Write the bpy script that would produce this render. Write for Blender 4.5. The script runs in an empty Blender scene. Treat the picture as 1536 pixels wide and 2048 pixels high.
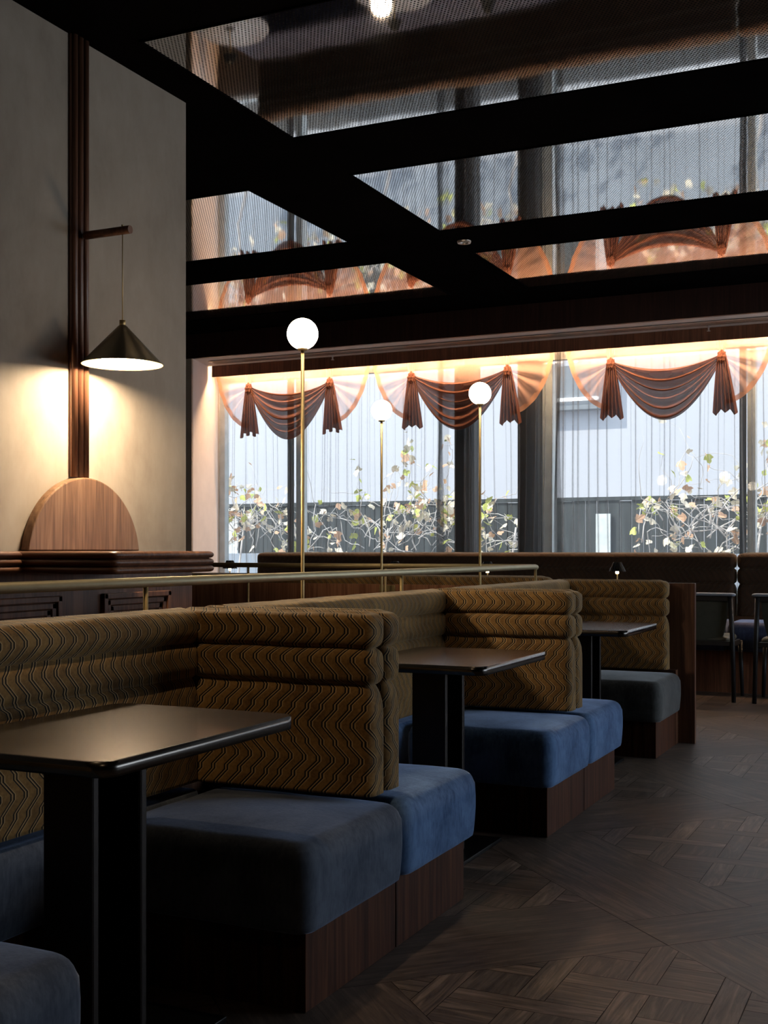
import bpy, bmesh, math, random
from mathutils import Vector, Matrix
random.seed(7)
S = bpy.context.scene
COL = S.collection
PI = math.pi

# ------------------------------------------------------------------ camera
cam_d = bpy.data.cameras.new('camera')
cam = bpy.data.objects.new('camera', cam_d)
COL.objects.link(cam)
cam_d.sensor_fit = 'HORIZONTAL'
cam_d.sensor_width = 36.0
cam_d.lens = 36.0 * 2385 / 1536
cam_d.shift_y = (1101 - 1024) / 1536
cam_d.clip_end = 200
cam.location = (0, 0, 1.15)
cam.rotation_euler = (PI / 2, 0, math.radians(25.1))
S.camera = cam

# ------------------------------------------------------------------ world, sun, daylight
S.view_settings.view_transform = 'Standard'
S.view_settings.look = 'None'
S.view_settings.gamma = 1
S.view_settings.exposure = 0.0
S.view_settings.use_curve_mapping = False
w = bpy.data.worlds.new('sky')
S.world = w
w.use_nodes = True
wn = w.node_tree
for n in list(wn.nodes):
    wn.nodes.remove(n)
wo = wn.nodes.new('ShaderNodeOutputWorld')
wb = wn.nodes.new('ShaderNodeBackground')
wb.inputs['Color'].default_value = (0.74, 0.85, 1.0, 1)
wb.inputs['Strength'].default_value = 2.6
wn.links.new(wb.outputs[0], wo.inputs[0])


def light(name, kind, loc, target, energy, color, size=None, size_y=None, angle=None):
    ld = bpy.data.lights.new(name, kind)
    ld.energy = energy
    ld.color = color
    if kind == 'AREA':
        ld.shape = 'RECTANGLE'
        ld.size = size
        ld.size_y = size_y
    if angle is not None:
        ld.angle = angle
    o = bpy.data.objects.new(name, ld)
    COL.objects.link(o)
    o.location = loc
    d = Vector(target) - Vector(loc)
    o.rotation_euler = d.to_track_quat('-Z', 'Y').to_euler()
    return o


light('sunlight', 'SUN', (-20, 2, 20), (-20 + 0.8, 2 + 0.75, 20 - 1.0), 5.6, (1.0, 0.95, 0.86), angle=0.02)
# added area fill just inside an assumed, unseen window in the right-hand wall
light('added_window_fill', 'AREA', (4.35, 7.2, 1.7), (0, 6.2, 1.1), 86, (0.80, 0.89, 1.0), 4.6, 1.9)

try:
    S.cycles.use_denoising = True
    S.cycles.max_bounces = 7
    S.cycles.diffuse_bounces = 4
    S.cycles.glossy_bounces = 4
    S.cycles.transmission_bounces = 6
    S.cycles.transparent_max_bounces = 24
    S.cycles.caustics_reflective = False
    S.cycles.caustics_refractive = False
    S.cycles.sample_clamp_indirect = 4.0
except Exception:
    pass

# ------------------------------------------------------------------ materials
MATS = {}


def nt(name):
    m = bpy.data.materials.new(name)
    m.use_nodes = True
    t = m.node_tree
    for n in list(t.nodes):
        t.nodes.remove(n)
    out = t.nodes.new('ShaderNodeOutputMaterial')
    MATS[name] = m
    return m, t, out


def N(t, typ, **kw):
    n = t.nodes.new(typ)
    for k, v in kw.items():
        if k == 'op':
            n.operation = v
        elif k.startswith('i_'):
            n.inputs[k[2:]].default_value = v
        else:
            setattr(n, k, v)
    return n


def L(t, a, b):
    t.links.new(a, b)


def math_n(t, op, a, b=None, c=None):
    n = t.nodes.new('ShaderNodeMath')
    n.operation = op
    for k, v in enumerate((a, b, c)):
        if v is None:
            continue
        if isinstance(v, (int, float)):
            n.inputs[k].default_value = v
        else:
            t.links.new(v, n.inputs[k])
    return n.outputs[0]


def ramp(t, fac, stops, interp='LINEAR'):
    r = t.nodes.new('ShaderNodeValToRGB')
    r.color_ramp.interpolation = interp
    e = r.color_ramp.elements
    while len(e) < len(stops):
        e.new(0.5)
    for k, (p, c) in enumerate(stops):
        e[k].position = p
        if isinstance(c, (int, float)):
            c = (c, c, c)
        e[k].color = (c[0], c[1], c[2], 1)
    t.links.new(fac, r.inputs[0])
    return r.outputs[0]


def bsdf(t, out, color=None, rough=0.5, metal=0.0, **kw):
    b = t.nodes.new('ShaderNodeBsdfPrincipled')
    if color is not None:
        if isinstance(color, tuple):
            b.inputs['Base Color'].default_value = (*color, 1)
        else:
            t.links.new(color, b.inputs['Base Color'])
    if isinstance(rough, (int, float)):
        b.inputs['Roughness'].default_value = rough
    else:
        t.links.new(rough, b.inputs['Roughness'])
    b.inputs['Metallic'].default_value = metal
    for k, v in kw.items():
        b.inputs[k.replace('_', ' ')].default_value = v
    t.links.new(b.outputs[0], out.inputs[0])
    return b


def coords(t, kind='Object', scale=(1, 1, 1), loc=(0, 0, 0)):
    tc = t.nodes.new('ShaderNodeTexCoord')
    mp = t.nodes.new('ShaderNodeMapping')
    mp.inputs['Scale'].default_value = scale
    mp.inputs['Location'].default_value = loc
    t.links.new(tc.outputs[kind], mp.inputs[0])
    return mp.outputs[0]


def noise(t, vec, scale, detail=4, rough=0.55, dist=0.0):
    n = t.nodes.new('ShaderNodeTexNoise')
    n.inputs['Scale'].default_value = scale
    n.inputs['Detail'].default_value = detail
    n.inputs['Roughness'].default_value = rough
    n.inputs['Distortion'].default_value = dist
    t.links.new(vec, n.inputs['Vector'])
    return n.outputs['Fac']


def bump(t, b, height, strength=0.3, dist=0.01):
    n = t.nodes.new('ShaderNodeBump')
    n.inputs['Strength'].default_value = strength
    n.inputs['Distance'].default_value = dist
    t.links.new(height, n.inputs['Height'])
    t.links.new(n.outputs[0], b.inputs['Normal'])


def simple(name, color, rough=0.5, metal=0.0, var=0.12, nscale=12, bstr=0.0, **kw):
    m, t, out = nt(name)
    v = coords(t)
    f = noise(t, v, nscale)
    c = ramp(t, f, [(0.3, tuple(x * (1 - var) for x in color)), (0.7, tuple(min(1, x * (1 + var)) for x in color))])
    b = bsdf(t, out, c, rough, metal, **kw)
    if bstr:
        bump(t, b, f, bstr, 0.004)
    return m


def wood(name, dark, mid, lite, axis='Z', rough=0.42, sc=1.0, spec=0.35):
    m, t, out = nt(name)
    s = {'X': (0.05, 1, 1), 'Y': (1, 0.05, 1), 'Z': (1, 1, 0.05)}[axis]
    v = coords(t, 'Object', tuple(x * 14 * sc for x in s))
    warp = noise(t, v, 0.55, 3, 0.5, 0.6)
    n1 = noise(t, v, 1.6, 6, 0.62, 1.3)
    v2 = coords(t, 'Object', tuple(x * 90 * sc for x in s))
    n2 = noise(t, v2, 1.0, 3, 0.6)
    mix = math_n(t, 'ADD', math_n(t, 'MULTIPLY', n1, 0.62), math_n(t, 'MULTIPLY', n2, 0.22))
    mix = math_n(t, 'ADD', mix, math_n(t, 'MULTIPLY', warp, 0.16))
    c = ramp(t, mix, [(0.36, dark), (0.5, mid), (0.66, lite)])
    b = bsdf(t, out, c, rough)
    b.inputs['Specular IOR Level'].default_value = spec
    bump(t, b, n2, 0.08, 0.003)
    return m


wood('walnut', (0.045, 0.017, 0.009), (0.105, 0.043, 0.022), (0.19, 0.088, 0.046), 'Z', 0.4)
wood('walnut_dark', (0.010, 0.0035, 0.0025), (0.028, 0.009, 0.006), (0.05, 0.017, 0.011), 'Z', 0.5)
wood('walnut_bright', (0.060, 0.027, 0.012), (0.155, 0.079, 0.040), (0.25, 0.143, 0.080), 'Z', 0.42, 0.8)
wood('walnut_along', (0.045, 0.017, 0.009), (0.105, 0.043, 0.022), (0.19, 0.088, 0.046), 'Y', 0.36)
wood('walnut_across', (0.045, 0.017, 0.009), (0.105, 0.043, 0.022), (0.19, 0.088, 0.046), 'X', 0.36)
wood('walnut_red', (0.06, 0.022, 0.011), (0.15, 0.058, 0.030), (0.24, 0.10, 0.052), 'Z', 0.45)
wood('walnut_plinth', (0.014, 0.0045, 0.0025), (0.055, 0.0185, 0.009), (0.12, 0.046, 0.022), 'Z', 0.5, 1.0, 0.12)
wood('walnut_light', (0.16, 0.062, 0.030), (0.36, 0.155, 0.078), (0.52, 0.25, 0.13), 'Z', 0.45)
wood('black_wood', (0.006, 0.006, 0.007), (0.01, 0.01, 0.012), (0.016, 0.016, 0.018), 'Z', 0.45)
m, t, out = nt('ceiling_black')
dn_ = t.nodes.new('ShaderNodeBsdfDiffuse')
L(t, ramp(t, noise(t, coords(t), 3), [(0.3, (0.0035, 0.003, 0.003)), (0.7, (0.006, 0.005, 0.005))]), dn_.inputs[0])
L(t, dn_.outputs[0], out.inputs[0])
simple('soffit_plaster', (0.84, 0.74, 0.68), 0.8, 0, 0.05, 5)
simple('vent_metal', (0.55, 0.48, 0.42), 0.3, 0.8)
simple('vent_slot', (0.01, 0.01, 0.01), 0.7)
simple('brass', (0.50, 0.37, 0.17), 0.5, 0.75, 0.06, 20)
simple('brass_satin', (0.46, 0.41, 0.27), 0.52, 0.65, 0.06, 20)
simple('black_metal', (0.012, 0.012, 0.013), 0.35, 0.6)
simple('pedestal_steel', (0.030, 0.026, 0.024), 0.38, 0.85)
simple('edge_steel', (0.10, 0.093, 0.085), 0.22, 1.0)
simple('shade_bronze', (0.24, 0.20, 0.13), 0.38, 0.9, 0.15, 6)
simple('shade_inner', (0.42, 0.30, 0.15), 0.6)
simple('trim_brown', (0.50, 0.40, 0.30), 0.6, 0, 0.15, 4)
simple('leather_olive', (0.045, 0.052, 0.042), 0.5, 0, 0.1, 20)
simple('leather_daylit', (0.17, 0.21, 0.27), 0.5, 0, 0.1, 20)  # blue-grey daylight on the chair tops, put into the leather colour
simple('frame_dark', (0.008, 0.008, 0.008), 0.6, 0)
simple('frame_grey', (0.74, 0.80, 0.81), 0.6)
simple('stone_pale', (0.42, 0.46, 0.52), 0.3)
simple('facade_white', (0.57, 0.57, 0.605), 0.9, 0, 0.03, 0.6)
simple('wall_blue', (0.36, 0.41, 0.48), 0.9, 0, 0.12, 0.8)
simple('facade_grey', (0.22, 0.24, 0.26), 0.8, 0, 0.05, 0.6)
simple('bark', (0.68, 0.64, 0.62), 0.8, 0, 0.25, 9)
simple('leaf_cream', (0.92, 0.78, 0.62), 0.7, 0, 0.2, 9)
simple('leaf_green', (0.62, 0.66, 0.16), 0.7, 0, 0.3, 9)
simple('leaf_rust', (0.82, 0.50, 0.32), 0.7, 0, 0.25, 9)
simple('paving', (0.40, 0.41, 0.44), 0.9, 0, 0.25, 0.7)
simple('wall_dark', (0.10, 0.085, 0.075), 0.85, 0, 0.1, 2)
simple('sprinkler', (0.6, 0.6, 0.6), 0.3, 0.8)

# plaster
m, t, out = nt('plaster')
v = coords(t)
n1 = noise(t, v, 1.3, 6, 0.6, 0.4)
n2 = noise(t, coords(t, 'Object', (9, 9, 4)), 1.0, 6, 0.65)
f = math_n(t, 'ADD', math_n(t, 'MULTIPLY', n1, 0.65), math_n(t, 'MULTIPLY', n2, 0.35))
c = ramp(t, f, [(0.36, (0.225, 0.178, 0.135)), (0.5, (0.295, 0.24, 0.186)), (0.64, (0.345, 0.286, 0.226))])
b = bsdf(t, out, c, 0.85)
bump(t, b, n2, 0.12, 0.004)

# fence boards outside
m, t, out = nt('fence_board')
v = coords(t, 'Object', (1, 1, 0.1))
n1 = noise(t, v, 9, 5)
c = ramp(t, n1, [(0.35, (0.028, 0.034, 0.036)), (0.65, (0.062, 0.072, 0.075))])
bsdf(t, out, c, 0.85)


def emission(name, color, strength):
    m, t, out = nt(name)
    e = t.nodes.new('ShaderNodeEmission')
    e.inputs[0].default_value = (*color, 1)
    e.inputs[1].default_value = strength
    t.links.new(e.outputs[0], out.inputs[0])


emission('globe_glow', (1.0, 0.82, 0.62), 30.0)
emission('pendant_glow', (1.0, 0.80, 0.55), 340.0)
emission('led_glow', (1.0, 0.64, 0.36), 260.0)
emission('lamp_glow', (1.0, 0.72, 0.42), 26.0)
emission('tube_glow', (0.95, 0.97, 1.0), 4.0)


# velvet
def velvet(name, dark, lite, sheen=0.6, tint=(0.5, 0.65, 1.0)):
    m, t, out = nt(name)
    v = coords(t)
    n1 = noise(t, v, 5.5, 6, 0.7, 0.5)
    n2 = noise(t, coords(t, 'Object', (110, 110, 22)), 1.0, 3, 0.6)
    f = math_n(t, 'ADD', math_n(t, 'MULTIPLY', n1, 0.72), math_n(t, 'MULTIPLY', n2, 0.28))
    c = ramp(t, f, [(0.40, dark), (0.60, lite)])
    b = bsdf(t, out, c, 0.85)
    b.inputs['Sheen Weight'].default_value = sheen
    b.inputs['Sheen Roughness'].default_value = 0.35
    b.inputs['Sheen Tint'].default_value = (*tint, 1)
    b.inputs['Specular IOR Level'].default_value = 0.15
    bump(t, b, f, 0.25, 0.006)


velvet('velvet_blue', (0.042, 0.088, 0.19), (0.125, 0.225, 0.42))
velvet('velvet_slate', (0.050, 0.062, 0.088), (0.105, 0.127, 0.168))
velvet('velvet_grey', (0.045, 0.046, 0.046), (0.095, 0.097, 0.095), 0.4, (0.8, 0.85, 0.9))
velvet('velvet_violet', (0.035, 0.042, 0.08), (0.075, 0.09, 0.155))


# zigzag velvet: uses UVs in metres (u along the length, v up the profile)
def zigzag(name, base_d, base_l, dark, tan, S_=0.046, P_=0.20, A_=0.074, sheen=0.35):
    m, t, out = nt(name)
    uv = t.nodes.new('ShaderNodeUVMap')
    sp = t.nodes.new('ShaderNodeSeparateXYZ')
    L(t, uv.outputs[0], sp.inputs[0])
    u, v_ = sp.outputs[0], sp.outputs[1]
    obj = coords(t)
    wob = noise(t, obj, 7.0, 2)
    u = math_n(t, 'ADD', u, math_n(t, 'MULTIPLY', math_n(t, 'SUBTRACT', wob, 0.5), 0.003))
    fr = math_n(t, 'FRACT', math_n(t, 'DIVIDE', v_, P_))
    tri = math_n(t, 'ABSOLUTE', math_n(t, 'SUBTRACT', math_n(t, 'MULTIPLY', fr, 2.0), 1.0))
    st = ramp(t, tri, [(0.0, 0.0), (0.07, 0.0), (0.42, 0.5), (0.56, 0.5), (0.93, 1.0), (1.0, 1.0)])
    off = math_n(t, 'MULTIPLY', st, A_)
    wv = math_n(t, 'FRACT', math_n(t, 'DIVIDE', math_n(t, 'ADD', u, off), S_))
    # dark double lines with tan pin stripes beside them
    lines_d = ramp(t, wv, [(0.0, 0.0), (0.50, 0.0), (0.52, 1.0), (0.61, 1.0), (0.63, 0.0), (0.73, 0.0), (0.75, 1.0), (0.84, 1.0), (0.86, 0.0), (1.0, 0.0)])
    lines_t = ramp(t, wv, [(0.0, 0.0), (0.63, 0.0), (0.65, 1.0), (0.69, 1.0), (0.71, 0.0), (0.86, 0.0), (0.88, 1.0), (0.92, 1.0), (0.94, 0.0), (1.0, 0.0)])
    n1 = noise(t, obj, 6.0, 5, 0.65, 0.4)
    n2 = noise(t, coords(t, 'Object', (1, 1, 1)), 130.0, 2)
    f = math_n(t, 'ADD', math_n(t, 'MULTIPLY', n1, 0.75), math_n(t, 'MULTIPLY', n2, 0.25))
    base = ramp(t, f, [(0.36, base_d), (0.64, base_l)])
    mx = t.nodes.new('ShaderNodeMix')
    mx.data_type = 'RGBA'
    L(t, lines_d, mx.inputs['Factor'])
    L(t, base, mx.inputs['A'])
    mx.inputs['B'].default_value = (*dark, 1)
    mx2 = t.nodes.new('ShaderNodeMix')
    mx2.data_type = 'RGBA'
    L(t, math_n(t, 'MULTIPLY', lines_t, 0.8), mx2.inputs['Factor'])
    L(t, mx.outputs['Result'], mx2.inputs['A'])
    mx2.inputs['B'].default_value = (*tan, 1)
    b = bsdf(t, out, mx2.outputs['Result'], 0.8)
    b.inputs['Sheen Weight'].default_value = sheen
    b.inputs['Sheen Roughness'].default_value = 0.4
    b.inputs['Sheen Tint'].default_value = (1.0, 0.85, 0.6, 1)
    b.inputs['Specular IOR Level'].default_value = 0.2
    hgt = math_n(t, 'SUBTRACT', math_n(t, 'MULTIPLY', f, 0.3), lines_d)
    bump(t, b, hgt, 0.6, 0.004)


zigzag('zigzag_gold', (0.095, 0.047, 0.014), (0.31, 0.175, 0.056), (0.010, 0.009, 0.008), (0.50, 0.34, 0.17))
zigzag('zigzag_brown', (0.030, 0.015, 0.008), (0.060, 0.030, 0.015), (0.012, 0.008, 0.007), (0.10, 0.055, 0.028), 0.05, 0.2, 0.07)

# brushed dark bronze table top
m, t, out = nt('table_bronze')
v = coords(t, 'Object', (3, 60, 3))
n1 = noise(t, v, 1.0, 5, 0.6)
n2 = noise(t, coords(t), 7.0, 4)
c = ramp(t, n2, [(0.3, (0.075, 0.049, 0.032)), (0.7, (0.125, 0.087, 0.058))])
r = math_n(t, 'ADD', math_n(t, 'MULTIPLY', n1, 0.07), 0.17)
b = bsdf(t, out, c, r, 0.85)
bump(t, b, n1, 0.012, 0.002)

# perforated mirror-polished metal
m, t, out = nt('perforated_metal')
tc = t.nodes.new('ShaderNodeTexCoord')
sp = t.nodes.new('ShaderNodeSeparateXYZ')
L(t, tc.outputs['Object'], sp.inputs[0])
px, py = 0.0165, 0.0145
yy = math_n(t, 'DIVIDE', sp.outputs[1], py)
row = math_n(t, 'FLOOR', yy)
shift = math_n(t, 'MULTIPLY', math_n(t, 'MODULO', row, 2.0), 0.5)
xx = math_n(t, 'ADD', math_n(t, 'DIVIDE', sp.outputs[0], px), shift)
fx = math_n(t, 'MULTIPLY', math_n(t, 'SUBTRACT', math_n(t, 'FRACT', xx), 0.5), px)
fy = math_n(t, 'MULTIPLY', math_n(t, 'SUBTRACT', math_n(t, 'FRACT', yy), 0.5), py)
d2 = math_n(t, 'SQRT', math_n(t, 'ADD', math_n(t, 'MULTIPLY', fx, fx), math_n(t, 'MULTIPLY', fy, fy)))
hole = math_n(t, 'LESS_THAN', d2, 0.0041)
gl = t.nodes.new('ShaderNodeBsdfGlossy')
gl.inputs['Color'].default_value = (0.88, 0.85, 0.83, 1)
gl.inputs['Roughness'].default_value = 0.035
wv = noise(t, coords(t), 1.6, 2)
bn = t.nodes.new('ShaderNodeBump')
bn.inputs['Strength'].default_value = 0.05
bn.inputs['Distance'].default_value = 0.02
L(t, wv, bn.inputs['Height'])
L(t, bn.outputs[0], gl.inputs['Normal'])
df = t.nodes.new('ShaderNodeBsdfDiffuse')
df.inputs['Color'].default_value = (0.012, 0.012, 0.012, 1)
mxs = t.nodes.new('ShaderNodeMixShader')
L(t, hole, mxs.inputs[0])
L(t, gl.outputs[0], mxs.inputs[1])
L(t, df.outputs[0], mxs.inputs[2])
L(t, mxs.outputs[0], out.inputs[0])


def sheer(name, color, opacity, trans=0.5, weave=0.0):
    m, t, out = nt(name)
    tr = t.nodes.new('ShaderNodeBsdfTransparent')
    di = t.nodes.new('ShaderNodeBsdfDiffuse')
    tl = t.nodes.new('ShaderNodeBsdfTranslucent')
    di.inputs[0].default_value = (*color, 1)
    tl.inputs[0].default_value = (*color, 1)
    mx = t.nodes.new('ShaderNodeMixShader')
    mx.inputs[0].default_value = trans
    L(t, di.outputs[0], mx.inputs[1])
    L(t, tl.outputs[0], mx.inputs[2])
    m2 = t.nodes.new('ShaderNodeMixShader')
    m2.inputs[0].default_value = opacity
    L(t, tr.outputs[0], m2.inputs[1])
    L(t, mx.outputs[0], m2.inputs[2])
    L(t, m2.outputs[0], out.inputs[0])


sheer('curtain_sheer', (0.29, 0.295, 0.295), 0.31, 0.88)
sheer('curtain_edge', (0.12, 0.12, 0.115), 0.5, 0.5)
sheer('swag_sheer', (0.70, 0.44, 0.35), 0.42, 0.55)
sheer('swag_dense', (0.15, 0.064, 0.044), 0.92, 0.35)
sheer('swag_tail', (0.105, 0.044, 0.031), 0.97, 0.3)
sheer('swag_hem', (0.50, 0.27, 0.17), 0.80, 0.5)

m, t, out = nt('glass')
tr = t.nodes.new('ShaderNodeBsdfTransparent')
tr.inputs[0].default_value = (0.96, 0.98, 0.98, 1)
g_ = t.nodes.new('ShaderNodeBsdfGlossy')
g_.inputs['Roughness'].default_value = 0.0
mx = t.nodes.new('ShaderNodeMixShader')
mx.inputs[0].default_value = 0.025
L(t, tr.outputs[0], mx.inputs[1])
L(t, g_.outputs[0], mx.inputs[2])
L(t, mx.outputs[0], out.inputs[0])

# parquet: grain from UV (u along the plank, v across), tone from a per-plank attribute
m, t, out = nt('parquet')
uv = t.nodes.new('ShaderNodeUVMap')
mp = t.nodes.new('ShaderNodeMapping')
mp.inputs['Scale'].default_value = (3.0, 34, 1)
L(t, uv.outputs[0], mp.inputs[0])
n1 = noise(t, mp.outputs[0], 1.0, 7, 0.68, 1.6)
n3 = noise(t, coords(t), 3.0, 4, 0.6)
at = t.nodes.new('ShaderNodeAttribute')
at.attribute_name = 'plank'
f = math_n(t, 'ADD', math_n(t, 'MULTIPLY', n1, 0.8), math_n(t, 'MULTIPLY', n3, 0.2))
c = ramp(t, f, [(0.36, (0.034, 0.023, 0.017)), (0.52, (0.112, 0.082, 0.064)), (0.66, (0.22, 0.165, 0.13))])
mm = t.nodes.new('ShaderNodeMix')
mm.data_type = 'RGBA'
mm.blend_type = 'MULTIPLY'
mm.inputs['Factor'].default_value = 1.0
L(t, c, mm.inputs['A'])
L(t, at.outputs['Color'], mm.inputs['B'])
rr = math_n(t, 'ADD', math_n(t, 'MULTIPLY', n1, 0.25), 0.33)
b = bsdf(t, out, mm.outputs['Result'], rr)
bump(t, b, n1, 0.15, 0.003)
simple('floor_gap', (0.018, 0.014, 0.012), 0.8)


# ------------------------------------------------------------------ helpers
def tag(o, label=None, cat=None, group=None, kind=None):
    if label:
        o['label'] = label
    if cat:
        o['category'] = cat
    if group:
        o['group'] = group
    if kind:
        o['kind'] = kind
    return o


def empty(name, loc=(0, 0, 0), rz=0):
    o = bpy.data.objects.new(name, None)
    COL.objects.link(o)
    o.location = loc
    o.rotation_euler = (0, 0, rz)
    o.empty_display_size = 0.1
    return o


def copy_tree(o, parent=None):
    c = o.copy()
    COL.objects.link(c)
    if parent is not None:
        c.parent = parent
    for ch in list(o.children):
        copy_tree(ch, c)
    return c


class MB:
    def __init__(self):
        self.v, self.f, self.uv, self.sm = [], [], [], []

    def face(self, idx, uv=None, smooth=False):
        self.f.append(idx)
        self.uv.append(uv)
        self.sm.append(smooth)

    def box(self, x0, x1, y0, y1, z0, z1):
        b = len(self.v)
        self.v += [(x0, y0, z0), (x1, y0, z0), (x1, y1, z0), (x0, y1, z0), (x0, y0, z1), (x1, y0, z1), (x1, y1, z1), (x0, y1, z1)]
        for q in ((0, 3, 2, 1), (4, 5, 6, 7), (0, 1, 5, 4), (1, 2, 6, 5), (2, 3, 7, 6), (3, 0, 4, 7)):
            self.face([b + k for k in q])
        return self

    def tube(self, pts, r, n=12, cap=True, r2=None):
        pts = [Vector(p) for p in pts]
        b = len(self.v)
        K = len(pts)
        up = None
        for i, p in enumerate(pts):
            d = (pts[min(i + 1, K - 1)] - pts[max(i - 1, 0)]).normalized()
            if up is None:
                up = Vector((0, 0, 1)) if abs(d.z) < 0.9 else Vector((1, 0, 0))
            a = d.cross(up).normalized()
            c = d.cross(a).normalized()
            up = c * -1 if abs(d.z) < 0.9 and False else up
            rr = r if r2 is None else r + (r2 - r) * i / max(1, K - 1)
            for k in range(n):
                an = 2 * PI * k / n
                q = p + a * (math.cos(an) * rr) + c * (math.sin(an) * rr)
                self.v.append(tuple(q))
        for i in range(K - 1):
            for k in range(n):
                k2 = (k + 1) % n
                self.face([b + i * n + k, b + i * n + k2, b + (i + 1) * n + k2, b + (i + 1) * n + k], None, True)
        if cap:
            self.face([b + k for k in range(n)][::-1])
            self.face([b + (K - 1) * n + k for k in range(n)])
        return self

    def lathe(self, prof, c=(0, 0, 0), n=32, closed=False):
        b = len(self.v)
        K = len(prof)
        for r, z in prof:
            for k in range(n):
                a = 2 * PI * k / n
                self.v.append((c[0] + r * math.cos(a), c[1] + r * math.sin(a), c[2] + z))
        for i in range(K - 1):
            for k in range(n):
                k2 = (k + 1) % n
                self.face([b + i * n + k, b + i * n + k2, b + (i + 1) * n + k2, b + (i + 1) * n + k], None, True)
        return self

    def grid(self, fn, nu, nv, uvs=(1, 1), smooth=True):
        b = len(self.v)
        for i in range(nu + 1):
            for j in range(nv + 1):
                self.v.append(tuple(fn(i / nu, j / nv)))
        for i in range(nu):
            for j in range(nv):
                a = b + i * (nv + 1) + j
                uv = [(i / nu * uvs[0], j / nv * uvs[1]), ((i + 1) / nu * uvs[0], j / nv * uvs[1]), ((i + 1) / nu * uvs[0], (j + 1) / nv * uvs[1]), (i / nu * uvs[0], (j + 1) / nv * uvs[1])]
                self.face([a, a + nv + 1, a + nv + 2, a + 1], uv, smooth)
        return self

    def prism(self, poly, z0, z1):
        b = len(self.v)
        n = len(poly)
        self.v += [(x, y, z0) for x, y in poly] + [(x, y, z1) for x, y in poly]
        self.face([b + k for k in range(n)][::-1])
        self.face([b + n + k for k in range(n)])
        for k in range(n):
            k2 = (k + 1) % n
            self.face([b + k, b + k2, b + n + k2, b + n + k])
        return self

    def build(self, name, mat, parent=None, bevel=0.0, loc=None, rz=0.0):
        me = bpy.data.meshes.new(name)
        me.from_pydata(self.v, [], self.f)
        if any(u is not None for u in self.uv):
            lay = me.uv_layers.new(name='UVMap')
            li = 0
            for fi, f in enumerate(self.f):
                for k in range(len(f)):
                    u = self.uv[fi]
                    lay.data[li].uv = u[k] if u else (self.v[f[k]][0], self.v[f[k]][1])
                    li += 1
        for p, s in zip(me.polygons, self.sm):
            p.use_smooth = s
        me.validate()
        me.update()
        me.materials.append(MATS[mat] if isinstance(mat, str) else mat)
        o = bpy.data.objects.new(name, me)
        COL.objects.link(o)
        if parent is not None:
            o.parent = parent
        if loc:
            o.location = loc
        o.rotation_euler = (0, 0, rz)
        if bevel:
            md = o.modifiers.new('bevel', 'BEVEL')
            md.width = bevel
            md.segments = 2
            md.limit_method = 'ANGLE'
        return o


def rr_ring(hx, hy, r, nx, ny, nc=6):
    """rounded rectangle outline, fixed point count, starting at middle of -y side"""
    r = max(0.0008, min(r, hx - 1e-4, hy - 1e-4))
    pts = []
    for k in range(nx):
        pts.append((-hx + r + (2 * hx - 2 * r) * k / nx, -hy))
    for k in range(nc):
        a = -PI / 2 + PI / 2 * k / nc
        pts.append((hx - r + r * math.cos(a), -hy + r + r * math.sin(a)))
    for k in range(ny):
        pts.append((hx, -hy + r + (2 * hy - 2 * r - 0) * k / ny))
    for k in range(nc):
        a = PI / 2 * k / nc
        pts.append((hx - r + r * math.cos(a), hy - r + r * math.sin(a)))
    for k in range(nx):
        pts.append((hx - r - (2 * hx - 2 * r) * k / nx, hy))
    for k in range(nc):
        a = PI / 2 + PI / 2 * k / nc
        pts.append((-hx + r + r * math.cos(a), hy - r + r * math.sin(a)))
    for k in range(ny):
        pts.append((-hx, hy - r - (2 * hy - 2 * r) * k / ny))
    for k in range(nc):
        a = PI + PI / 2 * k / nc
        pts.append((-hx + r + r * math.cos(a), -hy + r + r * math.sin(a)))
    return pts


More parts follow.
